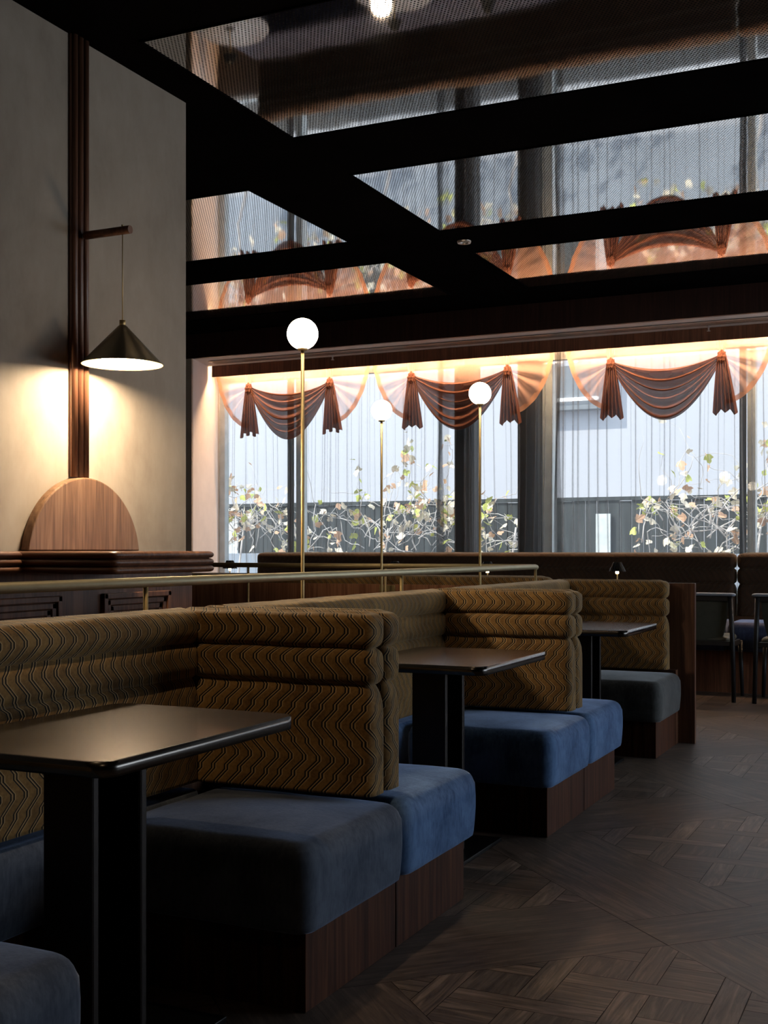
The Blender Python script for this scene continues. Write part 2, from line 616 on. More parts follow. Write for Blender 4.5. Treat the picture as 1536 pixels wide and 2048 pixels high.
def block(LX, LY, prof, r, nx=10, ny=3, wob=0.0, u0=0.0, kx=1.0, crown=0.0, rim=0.05):
    """upholstered block: stacked rounded-rectangle rings; prof = [(z, inset)]"""
    mb = MB()
    base = rr_ring(LX / 2, LY / 2, r, nx, ny)
    n = len(base)
    us = [0.0]
    for k in range(n):
        a, b2 = base[k], base[(k + 1) % n]
        us.append(us[-1] + math.hypot(a[0] - b2[0], a[1] - b2[1]))
    vacc = 0.0
    vs = []
    for i, (z, ins) in enumerate(prof):
        if i:
            vacc += math.hypot(z - prof[i - 1][0], ins - prof[i - 1][1])
        vs.append(vacc)
        ring = rr_ring(LX / 2 - ins * kx, LY / 2 - ins, max(r - ins * 0.6, 0.004), nx, ny)
        for k, (x, y) in enumerate(ring):
            wz = wob * math.sin(us[k] * 23 + z * 9) if wob else 0
            zz = z + wz * (0.4 if i else 0)
            mb.v.append((x, y, zz))
    nr = len(prof)
    if crown:
        rim_ring = mb.v[-n:]
        zm = sum(p[2] for p in rim_ring) / n
        rimx = max(abs(p[0]) for p in rim_ring)
        rimy = max(abs(p[1]) for p in rim_ring)
        for sc_ in (0.86, 0.7, 0.54, 0.38, 0.22, 0.08):
            vs.append(vs[-1] + 0.04)
            nr += 1
            for (x, y, z) in rim_ring:
                xx, yy = x * sc_, y * sc_
                mb.v.append((xx, yy, zm + (z - zm) * max(0, sc_ - 0.5) + crown * (1 - (x * sc_ / rimx) ** 2) * (1 - (y * sc_ / rimy) ** 2)))
    for i in range(nr - 1):
        for k in range(n):
            k2 = (k + 1) % n
            uv = [(us[k] + u0, vs[i]), (us[k + 1] + u0, vs[i]), (us[k + 1] + u0, vs[i + 1]), (us[k] + u0, vs[i + 1])]
            mb.face([i * n + k, i * n + k2, (i + 1) * n + k2, (i + 1) * n + k], uv, True)
    top = (nr - 1) * n
    mb.face([top + k for k in range(n)], [(mb.v[top + k][0] + u0, vs[-1] + mb.v[top + k][1]) for k in range(n)], True)
    mb.face([k for k in range(n)][::-1], [(mb.v[k][0], mb.v[k][1]) for k in range(n)][::-1], False)
    return mb


def channel_profile(z0, seams, ztop, bulge, pinch, half, rad=0.032):
    """profile of a channelled backrest: rolls pinched at the seams, rounded over at the top"""
    prof = []
    zs = [z0] + list(seams) + [ztop]
    for i in range(len(zs) - 1):
        a, b2 = zs[i], zs[i + 1]
        last = i == len(zs) - 2
        for tt in (0.0, 0.03, 0.08, 0.15, 0.25, 0.38, 0.5, 0.62, 0.75, 0.85, 0.92, 0.97, 1.0):
            if i and tt == 0.0:
                continue
            z = a + (b2 - a) * tt
            if last and z > ztop - rad:
                break
            e = abs(2 * tt - 1)
            if (i == 0 and tt < 0.5) or (last and tt > 0.5):
                s = 1.0
            else:
                s = 1 - e ** 5.0
            prof.append((z, pinch * (1 - s)))
    zr = ztop - rad
    for k in range(0, 8):
        an = PI / 2 * k / 7
        prof.append((zr + (rad - 0.006) * math.sin(an), rad * (1 - math.cos(an))))
    hw = half - 0.004
    for k in range(1, 4):
        ins = rad + (hw - rad) * k / 3
        prof.append((ztop - 0.006 + 0.006 * math.sin(PI / 2 * k / 3), ins))
    return prof


def seat_profile(z0, z1, r=0.045):
    prof = [(z0, 0.012), (z0 + 0.006, 0.003), (z0 + 0.02, 0.0)]
    zz = z1 - 0.022
    for k in range(1, 5):
        prof.append((z0 + 0.02 + (zz - r - z0 - 0.02) * k / 4, -0.006 * math.sin(PI * k / 5)))
    for k in range(1, 8):
        an = PI / 2 * k / 7
        prof.append((zz - r + r * math.sin(an), r * (1 - math.cos(an))))
    return prof


# ------------------------------------------------------------------ structure
ZC = 3.313
YW = 10.9      # window plane
XR = 4.6
YB = -4.5
XL = -9.5


def struct(mb, name, mat, bevel=0.0, parent=None):
    o = mb.build(name, mat, parent, bevel)
    if parent is None:
        o['kind'] = 'structure'
    return o


# floor: planks cut from a diagonal grid of woven squares and two-plank borders
def clip(poly, lo, hi):
    def half(poly, ax, val, keep_less):
        out_ = []
        for i in range(len(poly)):
            a, b2 = poly[i], poly[(i + 1) % len(poly)]
            ia = (a[ax] <= val) if keep_less else (a[ax] >= val)
            ib = (b2[ax] <= val) if keep_less else (b2[ax] >= val)
            if ia:
                out_.append(a)
            if ia != ib:
                tt = (val - a[ax]) / (b2[ax] - a[ax])
                out_.append((a[0] + (b2[0] - a[0]) * tt, a[1] + (b2[1] - a[1]) * tt))
        return out_
    for ax in (0, 1):
        poly = half(poly, ax, hi[ax], True)
        if len(poly) < 3:
            return []
        poly = half(poly, ax, lo[ax], False)
        if len(poly) < 3:
            return []
    return poly


def build_floor():
    fl = MB()
    tones = []
    R2 = math.sqrt(0.5)

    def pq2xy(p, q):
        return ((p - q) * R2, (p + q) * R2)

    def add(poly_pq, dirv, tone=None):
        if len(poly_pq) < 3:
            return
        cx = sum(a[0] for a in poly_pq) / len(poly_pq)
        cy = sum(a[1] for a in poly_pq) / len(poly_pq)
        X, Y = pq2xy(cx, cy)
        if not (XL + 1 < X < XR and YB < Y < YW):
            return
        b = len(fl.v)
        uvs = []
        ou, ov = random.uniform(0, 30), random.uniform(0, 30)
        g = 0.0022
        for p, q in poly_pq:
            dl = math.hypot(p - cx, q - cy)
            p2 = cx + (p - cx) * (1 - g / dl)
            q2 = cy + (q - cy) * (1 - g / dl)
            x, y = pq2xy(p2, q2)
            fl.v.append((x, y, 0.0))
            uvs.append((p * dirv[0] + q * dirv[1] + ou, -p * dirv[1] + q * dirv[0] + ov))
        fl.face(list(range(b, b + len(poly_pq))), uvs)
        tone = tone * random.uniform(0.82, 1.15) if tone else random.uniform(0.72, 1.05)
        tones.append((tone * random.uniform(0.98, 1.02), tone, tone * random.uniform(0.96, 1.02)))

    def rect(p0, p1, q0, q1):
        return [(p0, q0), (p1, q0), (p1, q1), (p0, q1)]
    P0, Q0, PER, SQ, PL = 2.43, 3.455, 1.33, 0.86, 0.235
    for i in range(-9, 10):
        for j in range(-9, 10):
            p0 = P0 + i * PER
            q0 = Q0 + j * PER
            X, Y = pq2xy(p0, q0)
            if not (-9.5 < X < 6 and -6 < Y < 12.5):
                continue
            lo, hi = (p0, q0), (p0 + SQ, q0 + SQ)
            pc, qc = p0 + SQ / 2, q0 + SQ / 2
            # woven square: strips along X and Y (45 degrees in pq), interlaced
            d1 = (R2, R2)       # world Y
            d2 = (R2, -R2)      # world X

            def piece(ax, ay, hx, hy, dv, tone):
                cs = []
                for sa, sb in ((-1, -1), (1, -1), (1, 1), (-1, 1)):
                    x_, y_ = ax + sa * hx, ay + sb * hy
                    cs.append((pc + d2[0] * x_ + d1[0] * y_, qc + d2[1] * x_ + d1[1] * y_))
                add(clip(cs, lo, hi), dv, tone)
            pit, wd = 0.235, 0.078
            big = pit - wd
            for a in range(-3, 4):
                for b_ in range(-3, 4):
                    # field block between the strips, then one strip running through each crossing
                    piece((a + 0.5) * pit, (b_ + 0.5) * pit, big / 2, big / 2, d2 if (a + b_) % 2 else d1, random.uniform(0.70, 0.95))
                    if (a + b_) % 2 == 0:
                        piece(a * pit, b_ * pit, wd / 2, (pit + big) / 2, d1, random.uniform(0.95, 1.45))
                    else:
                        piece(a * pit, b_ * pit, (pit + big) / 2, wd / 2, d2, random.uniform(0.9, 1.35))
            # borders: two planks on the low-p side running along q, two on the low-q side running along p
            for k in range(2):
                a0 = p0 - 2 * PL + k * PL
                ext = PL if k == 1 else 0
                add(rect(a0, a0 + PL, q0 - PL, q0 + SQ), (0, 1), random.uniform(0.72, 0.95))
                b0 = q0 - 2 * PL + k * PL
                if k == 0:
                    add(rect(p0 - 2 * PL, p0 + SQ, b0, b0 + PL), (1, 0), random.uniform(0.72, 0.95))
                else:
                    add(rect(p0, p0 + SQ, b0, b0 + PL), (1, 0), random.uniform(0.72, 0.95))
    o = fl.build('floor', 'parquet')
    att = o.data.color_attributes.new('plank', 'FLOAT_COLOR', 'CORNER')
    li = 0
    for f, tn in zip(fl.f, tones):
        for _ in f:
            att.data[li].color = (*tn, 1)
            li += 1
    o['kind'] = 'structure'
    sub = MB().box(XL, XR, YB, YW + 0.3, -0.12, -0.0015).build('subfloor', 'floor_gap', o)
    return o


build_floor()

# ceiling slab and its flush panels
struct(MB().box(XL, XR, YB, YW + 0.3, ZC, ZC + 0.15), 'ceiling', 'ceiling_black')
rows = [(4.145, 5.452), (6.125, 7.458), (8.103, 9.372)]
pan_names = {(0, 1): 'perforated mirror metal ceiling panel nearest the camera at the top of the photo',
             (1, 1): 'long perforated mirror ceiling panel reflecting the pale grey curtains, right of the dark beam',
             (2, 1): 'perforated mirror ceiling panel reflecting glowing copper swags, right of the small downlight',
             (1, 0): 'perforated mirror ceiling panel beside the plaster wall reflecting grey curtains',
             (2, 0): 'perforated mirror ceiling panel beside the plaster wall reflecting glowing copper swags'}
for ri, (y0, y1) in enumerate(rows):
    for ci, (x0, x1) in enumerate(((-6.79, -3.765), (-3.078, 1.2))):
        if (ri, ci) not in pan_names:
            continue
        r = empty('ceiling_panel', ((x0 + x1) / 2, (y0 + y1) / 2, ZC))
        tag(r, pan_names[(ri, ci)], 'ceiling panel', 'mirror ceiling panels')
        hx, hy = (x1 - x0) / 2, (y1 - y0) / 2
        MB().box(-hx, hx, -hy, hy, -0.004, -0.0005).build('perforated_sheet', 'perforated_metal', r)
        fr = MB()
        e = 0.008
        fr.box(-hx - e, hx + e, -hy - e, -hy, -0.009, -0.0005).box(-hx - e, hx + e, hy, hy + e, -0.009, -0.0005)
        fr.box(-hx - e, -hx, -hy, hy, -0.009, -0.0005).box(hx, hx + e, -hy, hy, -0.009, -0.0005)
        fr.build('panel_frame', 'ceiling_black', r)

for (x, y, lab) in ((-3.03, 7.79, 'small recessed downlight in the dark beam between the two right ceiling panels'),):
    r = empty('recessed_downlight', (x, y, ZC))
    tag(r, lab, 'downlight')
    MB().lathe([(0.030, -0.001), (0.030, -0.012), (0.046, -0.014), (0.050, -0.001)], n=28).build('trim_ring', 'vent_metal', r)
    MB().lathe([(0.001, -0.003), (0.030, -0.003)], n=28).build('lens', 'frame_grey', r)

# assumed unseen downlights added over the nearer booths; the aisle one is added fill
for (x, y, en, lab) in ((-1.67, 1.35, 62, 'assumed unseen recessed ceiling downlight over the nearest booth table'), (-1.67, 3.35, 18, 'assumed unseen recessed ceiling downlight over the second booth table'), (0.3, 0.2, 22, 'added unseen fill downlight over the aisle beside the nearest table')):
    r = empty('recessed_downlight', (x, y, ZC))
    tag(r, lab, 'downlight')
    MB().lathe([(0.030, -0.001), (0.030, -0.012), (0.046, -0.014), (0.050, -0.001)], n=28).build('trim_ring', 'vent_metal', r)
    ld = bpy.data.lights.new('lamp', 'SPOT')
    ld.energy = en
    ld.color = (1.0, 0.72, 0.44)
    ld.spot_size = math.radians(100)
    ld.spot_blend = 0.6
    ld.shadow_soft_size = 0.03
    lo_ = bpy.data.objects.new('lamp', ld)
    COL.objects.link(lo_)
    lo_.location = (0, 0, -0.016)
    lo_.parent = r

# bulkhead, soffit, window wall
struct(MB().box(-6.80, XR, 10.0, 10.04, 3.073, ZC - 0.001), 'trim_1', 'walnut_dark')
struct(MB().box(-7.6, -6.80, 10.0, 10.04, 3.073, ZC - 0.001), 'trim_4', 'walnut_dark')
struct(MB().box(-7.6, XR, 10.041, YW + 0.02, 3.073, 3.10), 'trim_2', 'soffit_plaster')
# left return of the window bay
struct(MB().prism([(-7.6, 10.005), (-6.80, 10.005), (-7.07, 10.92), (-7.6, 10.92)], 0, 3.072), 'wall_bay', 'soffit_plaster')
struct(MB().box(-7.6, -6.802, 9.985, 10.004, 0, 3.07), 'trim_3', 'trim_brown')
# below and beside the window
struct(MB().box(-7.05, XR, YW - 0.05, YW + 0.12, 0, 0.62), 'wall_back', 'wall_dark')
struct(MB().box(XL, -7.6, 10.0, YW + 0.1, 0, ZC - 0.001), 'wall_far_left', 'wall_dark')
# enclosing walls out of frame
struct(MB().box(XL - 0.1, XL, YB, 10.0, 0, ZC), 'wall_stair', 'wall_dark')
struct(MB().box(XL, XR, YB - 0.1, YB, 0, ZC), 'wall_near', 'wall_dark')
wr = MB().box(XR, XR + 0.1, YB, 4.8, 0, ZC).box(XR, XR + 0.1, 9.6, YW, 0, ZC).box(XR, XR + 0.1, 4.8, 9.6, 0, 0.7).box(XR, XR + 0.1, 4.8, 9.6, 2.7, ZC)  # opening belongs to the assumed window
struct(wr, 'wall_right', 'wall_dark')
w2 = empty('window_assumed', (XR + 0.05, 7.2, 0.7))  # assumed unseen window, added to go with the area fill light
w2['kind'] = 'structure'
fr = MB()
for yy_ in (-2.37, -0.79, 0.79, 2.37):
    fr.box(-0.03, 0.03, yy_ - 0.03, yy_ + 0.03, 0, 2.0)
fr.box(-0.03, 0.03, -2.4, 2.4, 0, 0.05).box(-0.03, 0.03, -2.4, 2.4, 1.95, 2.0)
fr.build('window_frame', 'frame_dark', w2)
for k in range(3):
    MB().box(-0.004, 0.004, -2.34 + k * 1.58, -0.82 + k * 1.58, 0.05, 1.95).build('pane', 'glass', w2)

# plaster wall on the left
struct(MB().box(-3.75, -3.31, YB, 4.81, 0, ZC - 0.001), 'wall_left', 'plaster')

# window
w1 = empty('window_1', (-4, YW, 0.62))
w1['kind'] = 'structure'


def wx(x):
    return (x * 10.9 / 10.8 if -6.7 < x < 0 else x) + 4


HW = 3.07 - 0.62
fr = MB()
fr.box(wx(-7.055), wx(XR), -0.02, 0.06, 0, 0.06).box(wx(-7.055), wx(XR), -0.02, 0.06, HW - 0.12, HW)
fr.box(wx(-7.055), wx(-6.98), -0.03, 0.05, 0.06, HW - 0.12)
fr.build('window_frame', 'frame_grey', w1)
for x0, x1 in ((-6.15, -6.09), (-1.61, -1.555), (1.0, 1.06)):
    MB().box(wx(x0), wx(x1), -0.03, 0.005, 0.06, HW - 0.12).build('mullion', 'frame_dark', w1)
    MB().box(wx(x1) + 0.001, wx(x1) + 0.07, 0.045, 0.16, 0.06, HW - 0.12).build('mullion_cover', 'frame_grey', w1)
for x0, x1 in ((-4.27, -4.07), (-3.63, -3.43)):
    MB().box(wx(x0), wx(x1), -0.08, 0.10, 0.06, HW - 0.12).build('column', 'frame_dark', w1)
MB().box(wx(-3.425), wx(-3.33), 0.045, 0.2, 0.06, HW - 0.12).build('mullion_cover', 'frame_grey', w1)
for x0, x1 in ((-6.98, -6.15), (-6.09, -4.27), (-4.07, -3.63), (-3.43, -1.61), (-1.555, 1.0), (1.06, XR)):
    MB().box(wx(x0), wx(x1), 0.012, 0.02, 0.06, HW - 0.12).build('pane', 'glass', w1)

# ------------------------------------------------------------------ outside
struct(MB().box(-30, 14, 13.8, 40, -0.15, -0.05), 'ground_outside', 'paving')
simple('ground_shade', (0.030, 0.026, 0.022), 0.95, 0, 0.3, 8)  # building's shade on the near ground, put into a dark colour
struct(MB().box(-30, 14, YW + 0.31, 13.799, -0.15, -0.05), 'ground_shaded_strip', 'ground_shade')
bld = empty('building', (-6, 20, 0))
tag(bld, 'pale rendered building across the street behind the curtains', 'building')
MB().box(-18, 16, 0, 4, 0.0, 9).build('facade', 'facade_white', bld)
MB().box(-0.5, 0.9, -0.25, -0.002, 3.55, 4.3).build('canopy', 'facade_grey', bld)
MB().tube([(-0.35, -0.285, 3.72), (0.75, -0.285, 3.72)], 0.03, 8).build('light_tube', 'tube_glow', bld)

lw = MB().box(-16, 4, 15.86, 16.14, -0.05, 1.10).build('low_wall', 'wall_blue', None)
tag(lw, 'low pale rendered wall outside under the dark fence', 'wall')
fen = empty('fence', (-6, 16, -0.05))
tag(fen, 'dark vertical board fence outside below the pale building', 'fence')
fb = MB()
x = -9.0
while x < 9.0:
    wd = 0.16
    fb.box(x, x + wd - 0.012, 0.0, 0.03 + random.uniform(0, 0.015), 1.155, 1.88 + random.uniform(-0.01, 0.01))
    x += wd
fb.build('boards', 'fence_board', fen)
MB().box(-9, 9, -0.03, 0.08, 1.88, 1.93).build('top_rail', 'fence_board', fen)
for px_ in (-4.2, 1.72, 5.5):
    MB().box(px_, px_ + 0.2, -0.06, -0.032, 1.155, 1.7).build('post', 'frame_grey', fen)


def vine(name_label, x0, x1, zlo, zhi, n_br, n_lf, seed, ybase=14.6):
    rnd = random.Random(seed)
    r = empty('climbing_vine', ((x0 + x1) / 2, ybase, -0.05))
    tag(r, name_label, 'vine', 'vines outside the window')
    br = MB()
    tips = []
    for _ in range(n_br):
        px_ = rnd.uniform(x0, x1) - (x0 + x1) / 2
        p = Vector((px_, rnd.uniform(-0.3, 0.3), rnd.uniform(1.2, max(1.3, zlo))))
        d = Vector((rnd.uniform(-1, 1), rnd.uniform(-0.2, 0.2), rnd.uniform(0.2, 1.2))).normalized()
        pts = [p.copy()]
        top = zlo + (zhi - zlo) * rnd.random() ** 2.2
        for k in range(14):
            d = (d + Vector((rnd.uniform(-0.9, 0.9), rnd.uniform(-0.3, 0.3), rnd.uniform(-0.6, 0.7)))).normalized()
            p = p + d * rnd.uniform(0.08, 0.17)
            p.x = max(x0 - (x0 + x1) / 2 + 0.1, min(x1 - (x0 + x1) / 2 - 0.1, p.x))
            p.y = max(-0.35, min(0.35, p.y))
            if p.z > top or p.z < 1.1:
                d.z *= -0.6
            pts.append(p.copy())
            if k > 2:
                tips.append(p.copy())
        br.tube(pts, rnd.uniform(0.005, 0.010), 5, True, 0.002)
    br.tube([(0, 0.2, 0.0), (0.06, 0.15, 0.4), (-0.04, 0.1, 0.8), (0.05, 0.1, 1.5)], 0.03, 7, True, 0.012)
    br.build('branches', 'bark', r)
    for mat, share in (('leaf_cream', 0.5), ('leaf_green', 0.25), ('leaf_rust', 0.25)):
        lf = MB()
        for _ in range(int(n_lf * 0.85 * share)):
            c = rnd.choice(tips) + Vector((rnd.uniform(-0.07, 0.07), rnd.uniform(-0.1, 0.1), rnd.uniform(-0.07, 0.07)))
            s = rnd.uniform(0.035, 0.075)
            q = Matrix.Rotation(rnd.uniform(0, 6.28), 3, 'Z') @ Matrix.Rotation(rnd.uniform(-1.2, 1.2), 3, 'X') @ Matrix.Rotation(rnd.uniform(0, 6.28), 3, 'Y')
            b = len(lf.v)
            shape = [(0, -1, 0), (0.55, -0.75, 0.1), (0.95, -0.1, 0.18), (0.45, 0.15, 0.06), (0.42, 0.6, 0.1), (0, 1, 0), (-0.42, 0.6, 0.1), (-0.45, 0.15, 0.06), (-0.95, -0.1, 0.18), (-0.55, -0.75, 0.1)]
            for sx in shape:
                lf.v.append(tuple(c + q @ (Vector(sx) * s)))
            for k in range(1, 9):
                lf.face([b, b + k, b + k + 1])
        o = lf.build('leaves', mat, r)


vine('leafy climbing vine outside the leftmost window pane', -10.2, -8.15, 1.6, 3.6, 42, 330, 1)
vine('leafy climbing vine outside behind the middle globe lamp', -8.05, -5.7, 1.5, 2.9, 40, 340, 2)
vine('small leafy vine outside between the two dark window columns', -5.6, -4.5, 1.3, 2.7, 18, 150, 3)
vine('leafy climbing vine outside the right part of the window', -3.4, -0.6, 1.6, 3.5, 44, 330, 4)

# ------------------------------------------------------------------ curtains
def curtain(xa, xb, label, seed, y0):
    rnd = random.Random(seed)
    # plan: straight runs broken by narrow overlapping pleats
    plan = []
    x = xa
    ph = rnd.uniform(0, 6)
    while x < xb:
        run = rnd.choice((0.018, 0.03, 0.05, 0.07, 0.10)) * rnd.uniform(0.8, 1.3)
        n = max(2, int(run / 0.02))
        for k in range(n):
            xx_ = x + run * k / n
            plan.append((xx_, y0 + 0.006 * math.sin(xx_ * 9 + ph)))
        x += run
        f = rnd.choice((rnd.uniform(0.004, 0.010), rnd.uniform(0.010, 0.024)))
        yb = y0 + 0.006 * math.sin(x * 9 + ph)
        plan += [(x, yb - 0.006), (x + f, yb - 0.012), (x + f * 0.6, yb + 0.002), (x, yb + 0.012), (x + f * 0.3, yb + 0.016), (x + f, yb + 0.006)]
        x += f
    n = len(plan) - 1
    lean = [rnd.uniform(-0.02, 0.02) for _ in range(12)]

    def fn(u, v):
        i = min(n, int(round(u * n)))
        px_, py_ = plan[i]
        z = 3.02 - (3.02 - 0.64) * v
        sway = 0.018 * math.sin(v * 3.0 + px_ * 5) * v + lean[int(px_ * 3) % 12] * v
        return (px_ + sway, py_ + 0.005 * v * math.sin(px_ * 31), z)
    mb = MB().grid(fn, n, 10)
    o = mb.build('sheer_curtain', 'curtain_sheer')
    tag(o, label, 'curtain', 'sheer curtains')
    # bunched leading edge
    ed = MB()

    def fe(u, v):
        return (xb - 0.06 + 0.06 * u + 0.01 * math.sin(v * 6 + u * 3), y0 + 0.014 * math.sin(u * 40), 3.02 - 2.38 * v)
    ed.grid(fe, 30, 10)
    ed.build('bunched_edge', 'curtain_edge', o)
    return o


curtain(-7.0, -4.42, 'sheer grey curtain left of the dark window columns', 11, 10.80)
curtain(-4.46, -3.22, 'sheer grey curtain across the pair of dark window columns', 12, 10.758)
curtain(-3.26, 1.2, 'sheer grey curtain right of the dark window columns', 13, 10.80)

# pelmet and LED strip
pel = empty('pelmet', (-3.5, 10.5, 2.958))
tag(pel, 'dark wooden pelmet board along the top of the window', 'pelmet')
MB().box(-3.40, 8.0, 0, 0.02, 0, 0.1135).build('face_board', 'walnut_red', pel)
for hx in (-3.3, -0.5, 2.5, 5.5):
    MB().box(hx, hx + 0.03, 0.021, 0.30, 0.09, 0.1145).build('bracket', 'frame_dark', pel)
led = empty('led_strip', (-3.5, 10.530, 2.975))
tag(led, 'warm LED light strip hidden behind the window pelmet', 'light strip')
MB().box(-3.38, 8.0, -0.0095, 0.0, 0.0, 0.030).build('profile', 'frame_grey', led)
MB().box(-3.38, 8.0, 0.0005, 0.018, 0.008, 0.020).build('diffuser', 'led_glow', led)

# slot vent in the soffit
ven = empty('slot_vent', (-3.5, 10.24, 3.073))
tag(ven, 'long linear slot air vent in the soffit above the window', 'vent')
MB().box(-3.22, 8.0, -0.05, 0.10, -0.004, -0.0005).build('slot_backing', 'vent_slot', ven)
sl = MB()
for k in range(5):
    yy_ = -0.052 + k * 0.036
    sl.box(-3.24, 8.0, yy_, yy_ + 0.014, -0.012, -0.0045)
sl.build('slats', 'vent_metal', ven)

for (x, lab) in ((-5.43, 'small sprinkler head hanging above the leftmost swag'), (-1.81, 'small sprinkler head hanging above the rightmost swag')):
    r = empty('sprinkler_head', (x, 10.40, 3.073))
    tag(r, lab, 'sprinkler')
    MB().lathe([(0.001, -0.0005), (0.022, -0.0005), (0.022, -0.006), (0.008, -0.008), (0.007, -0.045), (0.001, -0.045)], n=14).build('body', 'sprinkler', r)
    MB().lathe([(0.001, -0.046), (0.016, -0.047), (0.016, -0.050), (0.001, -0.050)], n=14).build('deflector', 'sprinkler', r)


# ------------------------------------------------------------------ swags
def swag(x0, W, label, seed):
    rnd = random.Random(seed)
    r = empty('swag_valance', (x0, 10.715, 2.975))
    tag(r, label, 'swag curtain', 'copper swags')
    g1, g2 = 0.235 * W, 0.755 * W
    zg = -0.125
    zc = -0.655
    wv = rnd.uniform(0, 6)

    def sh(s):
        return math.sin(PI * s) ** 0.85

    # smooth upper cloth of the middle festoon
    def fn_up(u, v):
        x = g1 + (g2 - g1) * u
        ztop = 0.055
        zl = zg - 0.24 * sh(u) + 0.03 * (1 - u) * 0
        z = ztop + (zl - ztop) * v
        y = -0.02 - 0.035 * math.sin(PI * v) * sh(u) + 0.012 * math.sin(u * 21 + wv + v * 3) * (1 - v * 0.4)
        return (x, y, z)
    MB().grid(fn_up, 44, 14).build('upper_cloth', 'swag_sheer', r)

    # gathered folds of the festoon: overlapping catenary pleats
    def fn_fold(u, v):
        x = g1 + (g2 - g1) * u
        K = 6.0
        sag0, sag1 = 0.10, -(zc - zg)
        vv = v + 0.075 * math.sin(v * 2 * PI * K + 0.6 + 0.9 * math.sin(v * 5 + wv + u * 2)) * (0.6 + 0.4 * math.sin(v * 11 + wv * 2))
        skew = 0.02 * math.sin(u * 5 + wv)
        sg = sag0 + (sag1 - sag0) * max(0.0, vv) + skew * math.sin(v * 3)
        z = zg - 0.03 * v + 0.02 - sg * sh(u)
        y = -0.04 - 0.022 * math.sin(v * 2 * PI * K) * (0.35 + 0.65 * sh(u)) - 0.02 * sh(u)
        return (x, y, z)
    MB().grid(fn_fold, 48, 90).build('festoon_folds', 'swag_dense', r)

    # side wings and tails
    for side in (0, 1):
        gx = g1 if side == 0 else g2
        ex = 0.015 if side == 0 else W - 0.015
        sg = -1 if side == 0 else 1
        tb = (gx + sg * 0.02, -0.60)

        def hem(t_):
            # outer edge from the top corner, bowing out, down to the foot of the tail
            p0 = Vector((ex, 0, 0.015))
            p1 = Vector((ex + (gx - ex) * 0.10, 0, -0.24))
            p2 = Vector((ex + (gx - ex) * 0.42, 0, -0.52))
            p3 = Vector((tb[0], 0, tb[1] + 0.05))
            a = (1 - t_)
            return p0 * a ** 3 + p1 * 3 * a * a * t_ + p2 * 3 * a * t_ * t_ + p3 * t_ ** 3

        def inner(t_):
            if t_ < 0.3:
                return Vector((gx, 0, 0.015 + (zg - 0.015) * t_ / 0.3))
            return Vector((gx, 0, zg - 0.0 * t_))

        def fn_w(u, v):
            p = inner(v) * (1 - u) + hem(v) * u
            y = -0.015 - 0.02 * math.sin(v * 30 + wv) * (0.25 + u * (1 - u) * 3) - 0.02 * math.sin(PI * u)
            return (p.x, y, p.z)
        MB().grid(fn_w, 16, 44).build('side_wing', 'swag_sheer', r)

        def fn_h(u, v):
            p = hem(v)
            q = inner(v)
            d = (q - p)
            d = d / max(1e-3, d.length)
            pp = p + d * (0.045 * u)
            y = -0.022 - 0.02 * math.sin(v * 30 + wv) * 0.25
            return (pp.x, y, pp.z)
        MB().grid(fn_h, 2, 40).build('hem_band', 'swag_hem', r)

        def fn_t(u, v):
            wtop, wbot = 0.032, 0.105
            wd = wtop + (wbot - wtop) * v ** 0.8
            ang = u * 2 - 1
            x = gx + ang * wd + sg * 0.035 * v * 0.3 + 0.02 * v
            zz = zg + 0.02 - (0.50 + 0.02 * math.sin(u * 17 + wv) + 0.03 * abs(ang)) * v
            y = -0.05 - 0.018 * math.cos(u * 2 * PI * 5.5) * (0.3 + 0.7 * v)
            return (x, y, zz)
        MB().grid(fn_t, 66, 16).build('tail', 'swag_tail', r)

        # gathered knot
        kn = MB()

        def fn_k(u, v):
            a = 2 * PI * u
            b_ = PI * v
            rr_ = 0.032 * (1 + 0.22 * math.sin(a * 6 + b_ * 3) + 0.12 * math.sin(b_ * 9))
            return (gx + rr_ * math.sin(b_) * math.cos(a) * 1.1, -0.055 + rr_ * math.sin(b_) * math.sin(a) * 0.6, zg - 0.01 + rr_ * math.cos(b_) * 1.5)
        kn.grid(fn_k, 40, 20)
        kn.build('gather', 'swag_tail', r)

        # little upright ruffle between the knot and the pelmet
        def fn_r(u, v):
            wd = 0.045 - 0.020 * v
            return (gx + (u * 2 - 1) * wd, -0.05 - 0.012 * math.cos(u * 2 * PI * 3), 0.015 + (zg - 0.015) * v)
        MB().grid(fn_r, 30, 6).build('ruffle', 'swag_sheer', r)
    return r


swag(-6.985, 1.835, 'copper sheer swag valance at the left end of the window', 21)
swag(-5.146, 1.90, 'copper sheer swag valance in front of the dark window columns', 22)
swag(-3.168, 1.885, 'copper sheer swag valance at the right of the photo, cut by its edge', 23)

# ------------------------------------------------------------------ plaster wall fittings
pil = empty('wood_pilaster', (-3.31, 4.012, 1.4575))
tag(pil, 'tall reeded dark wood strip rising from the arched panel to the ceiling', 'wall trim')
MB().box(0, 0.012, -0.056, 0.056, 0, ZC - 1.459).build('backing_strip', 'walnut', pil)
for k in range(3):
    yy_ = -0.036 + k * 0.036
    pts = []
    mb = MB()
    n = 12
    H_ = ZC - 1.459
    b = len(mb.v)
    for zz in (0, H_):
        for q in range(n + 1):
            a = -PI / 2 + PI * q / n
            mb.v.append((0.0125 + 0.016 * math.cos(a), yy_ + 0.0165 * math.sin(a), zz))
    for q in range(n):
        mb.face([q, q + 1, n + 1 + q + 1, n + 1 + q], None, True)
    mb.face(list(range(n + 1))[::-1])
    mb.face([n + 1 + q for q in range(n + 1)])
    mb.build('reed', 'walnut', pil)

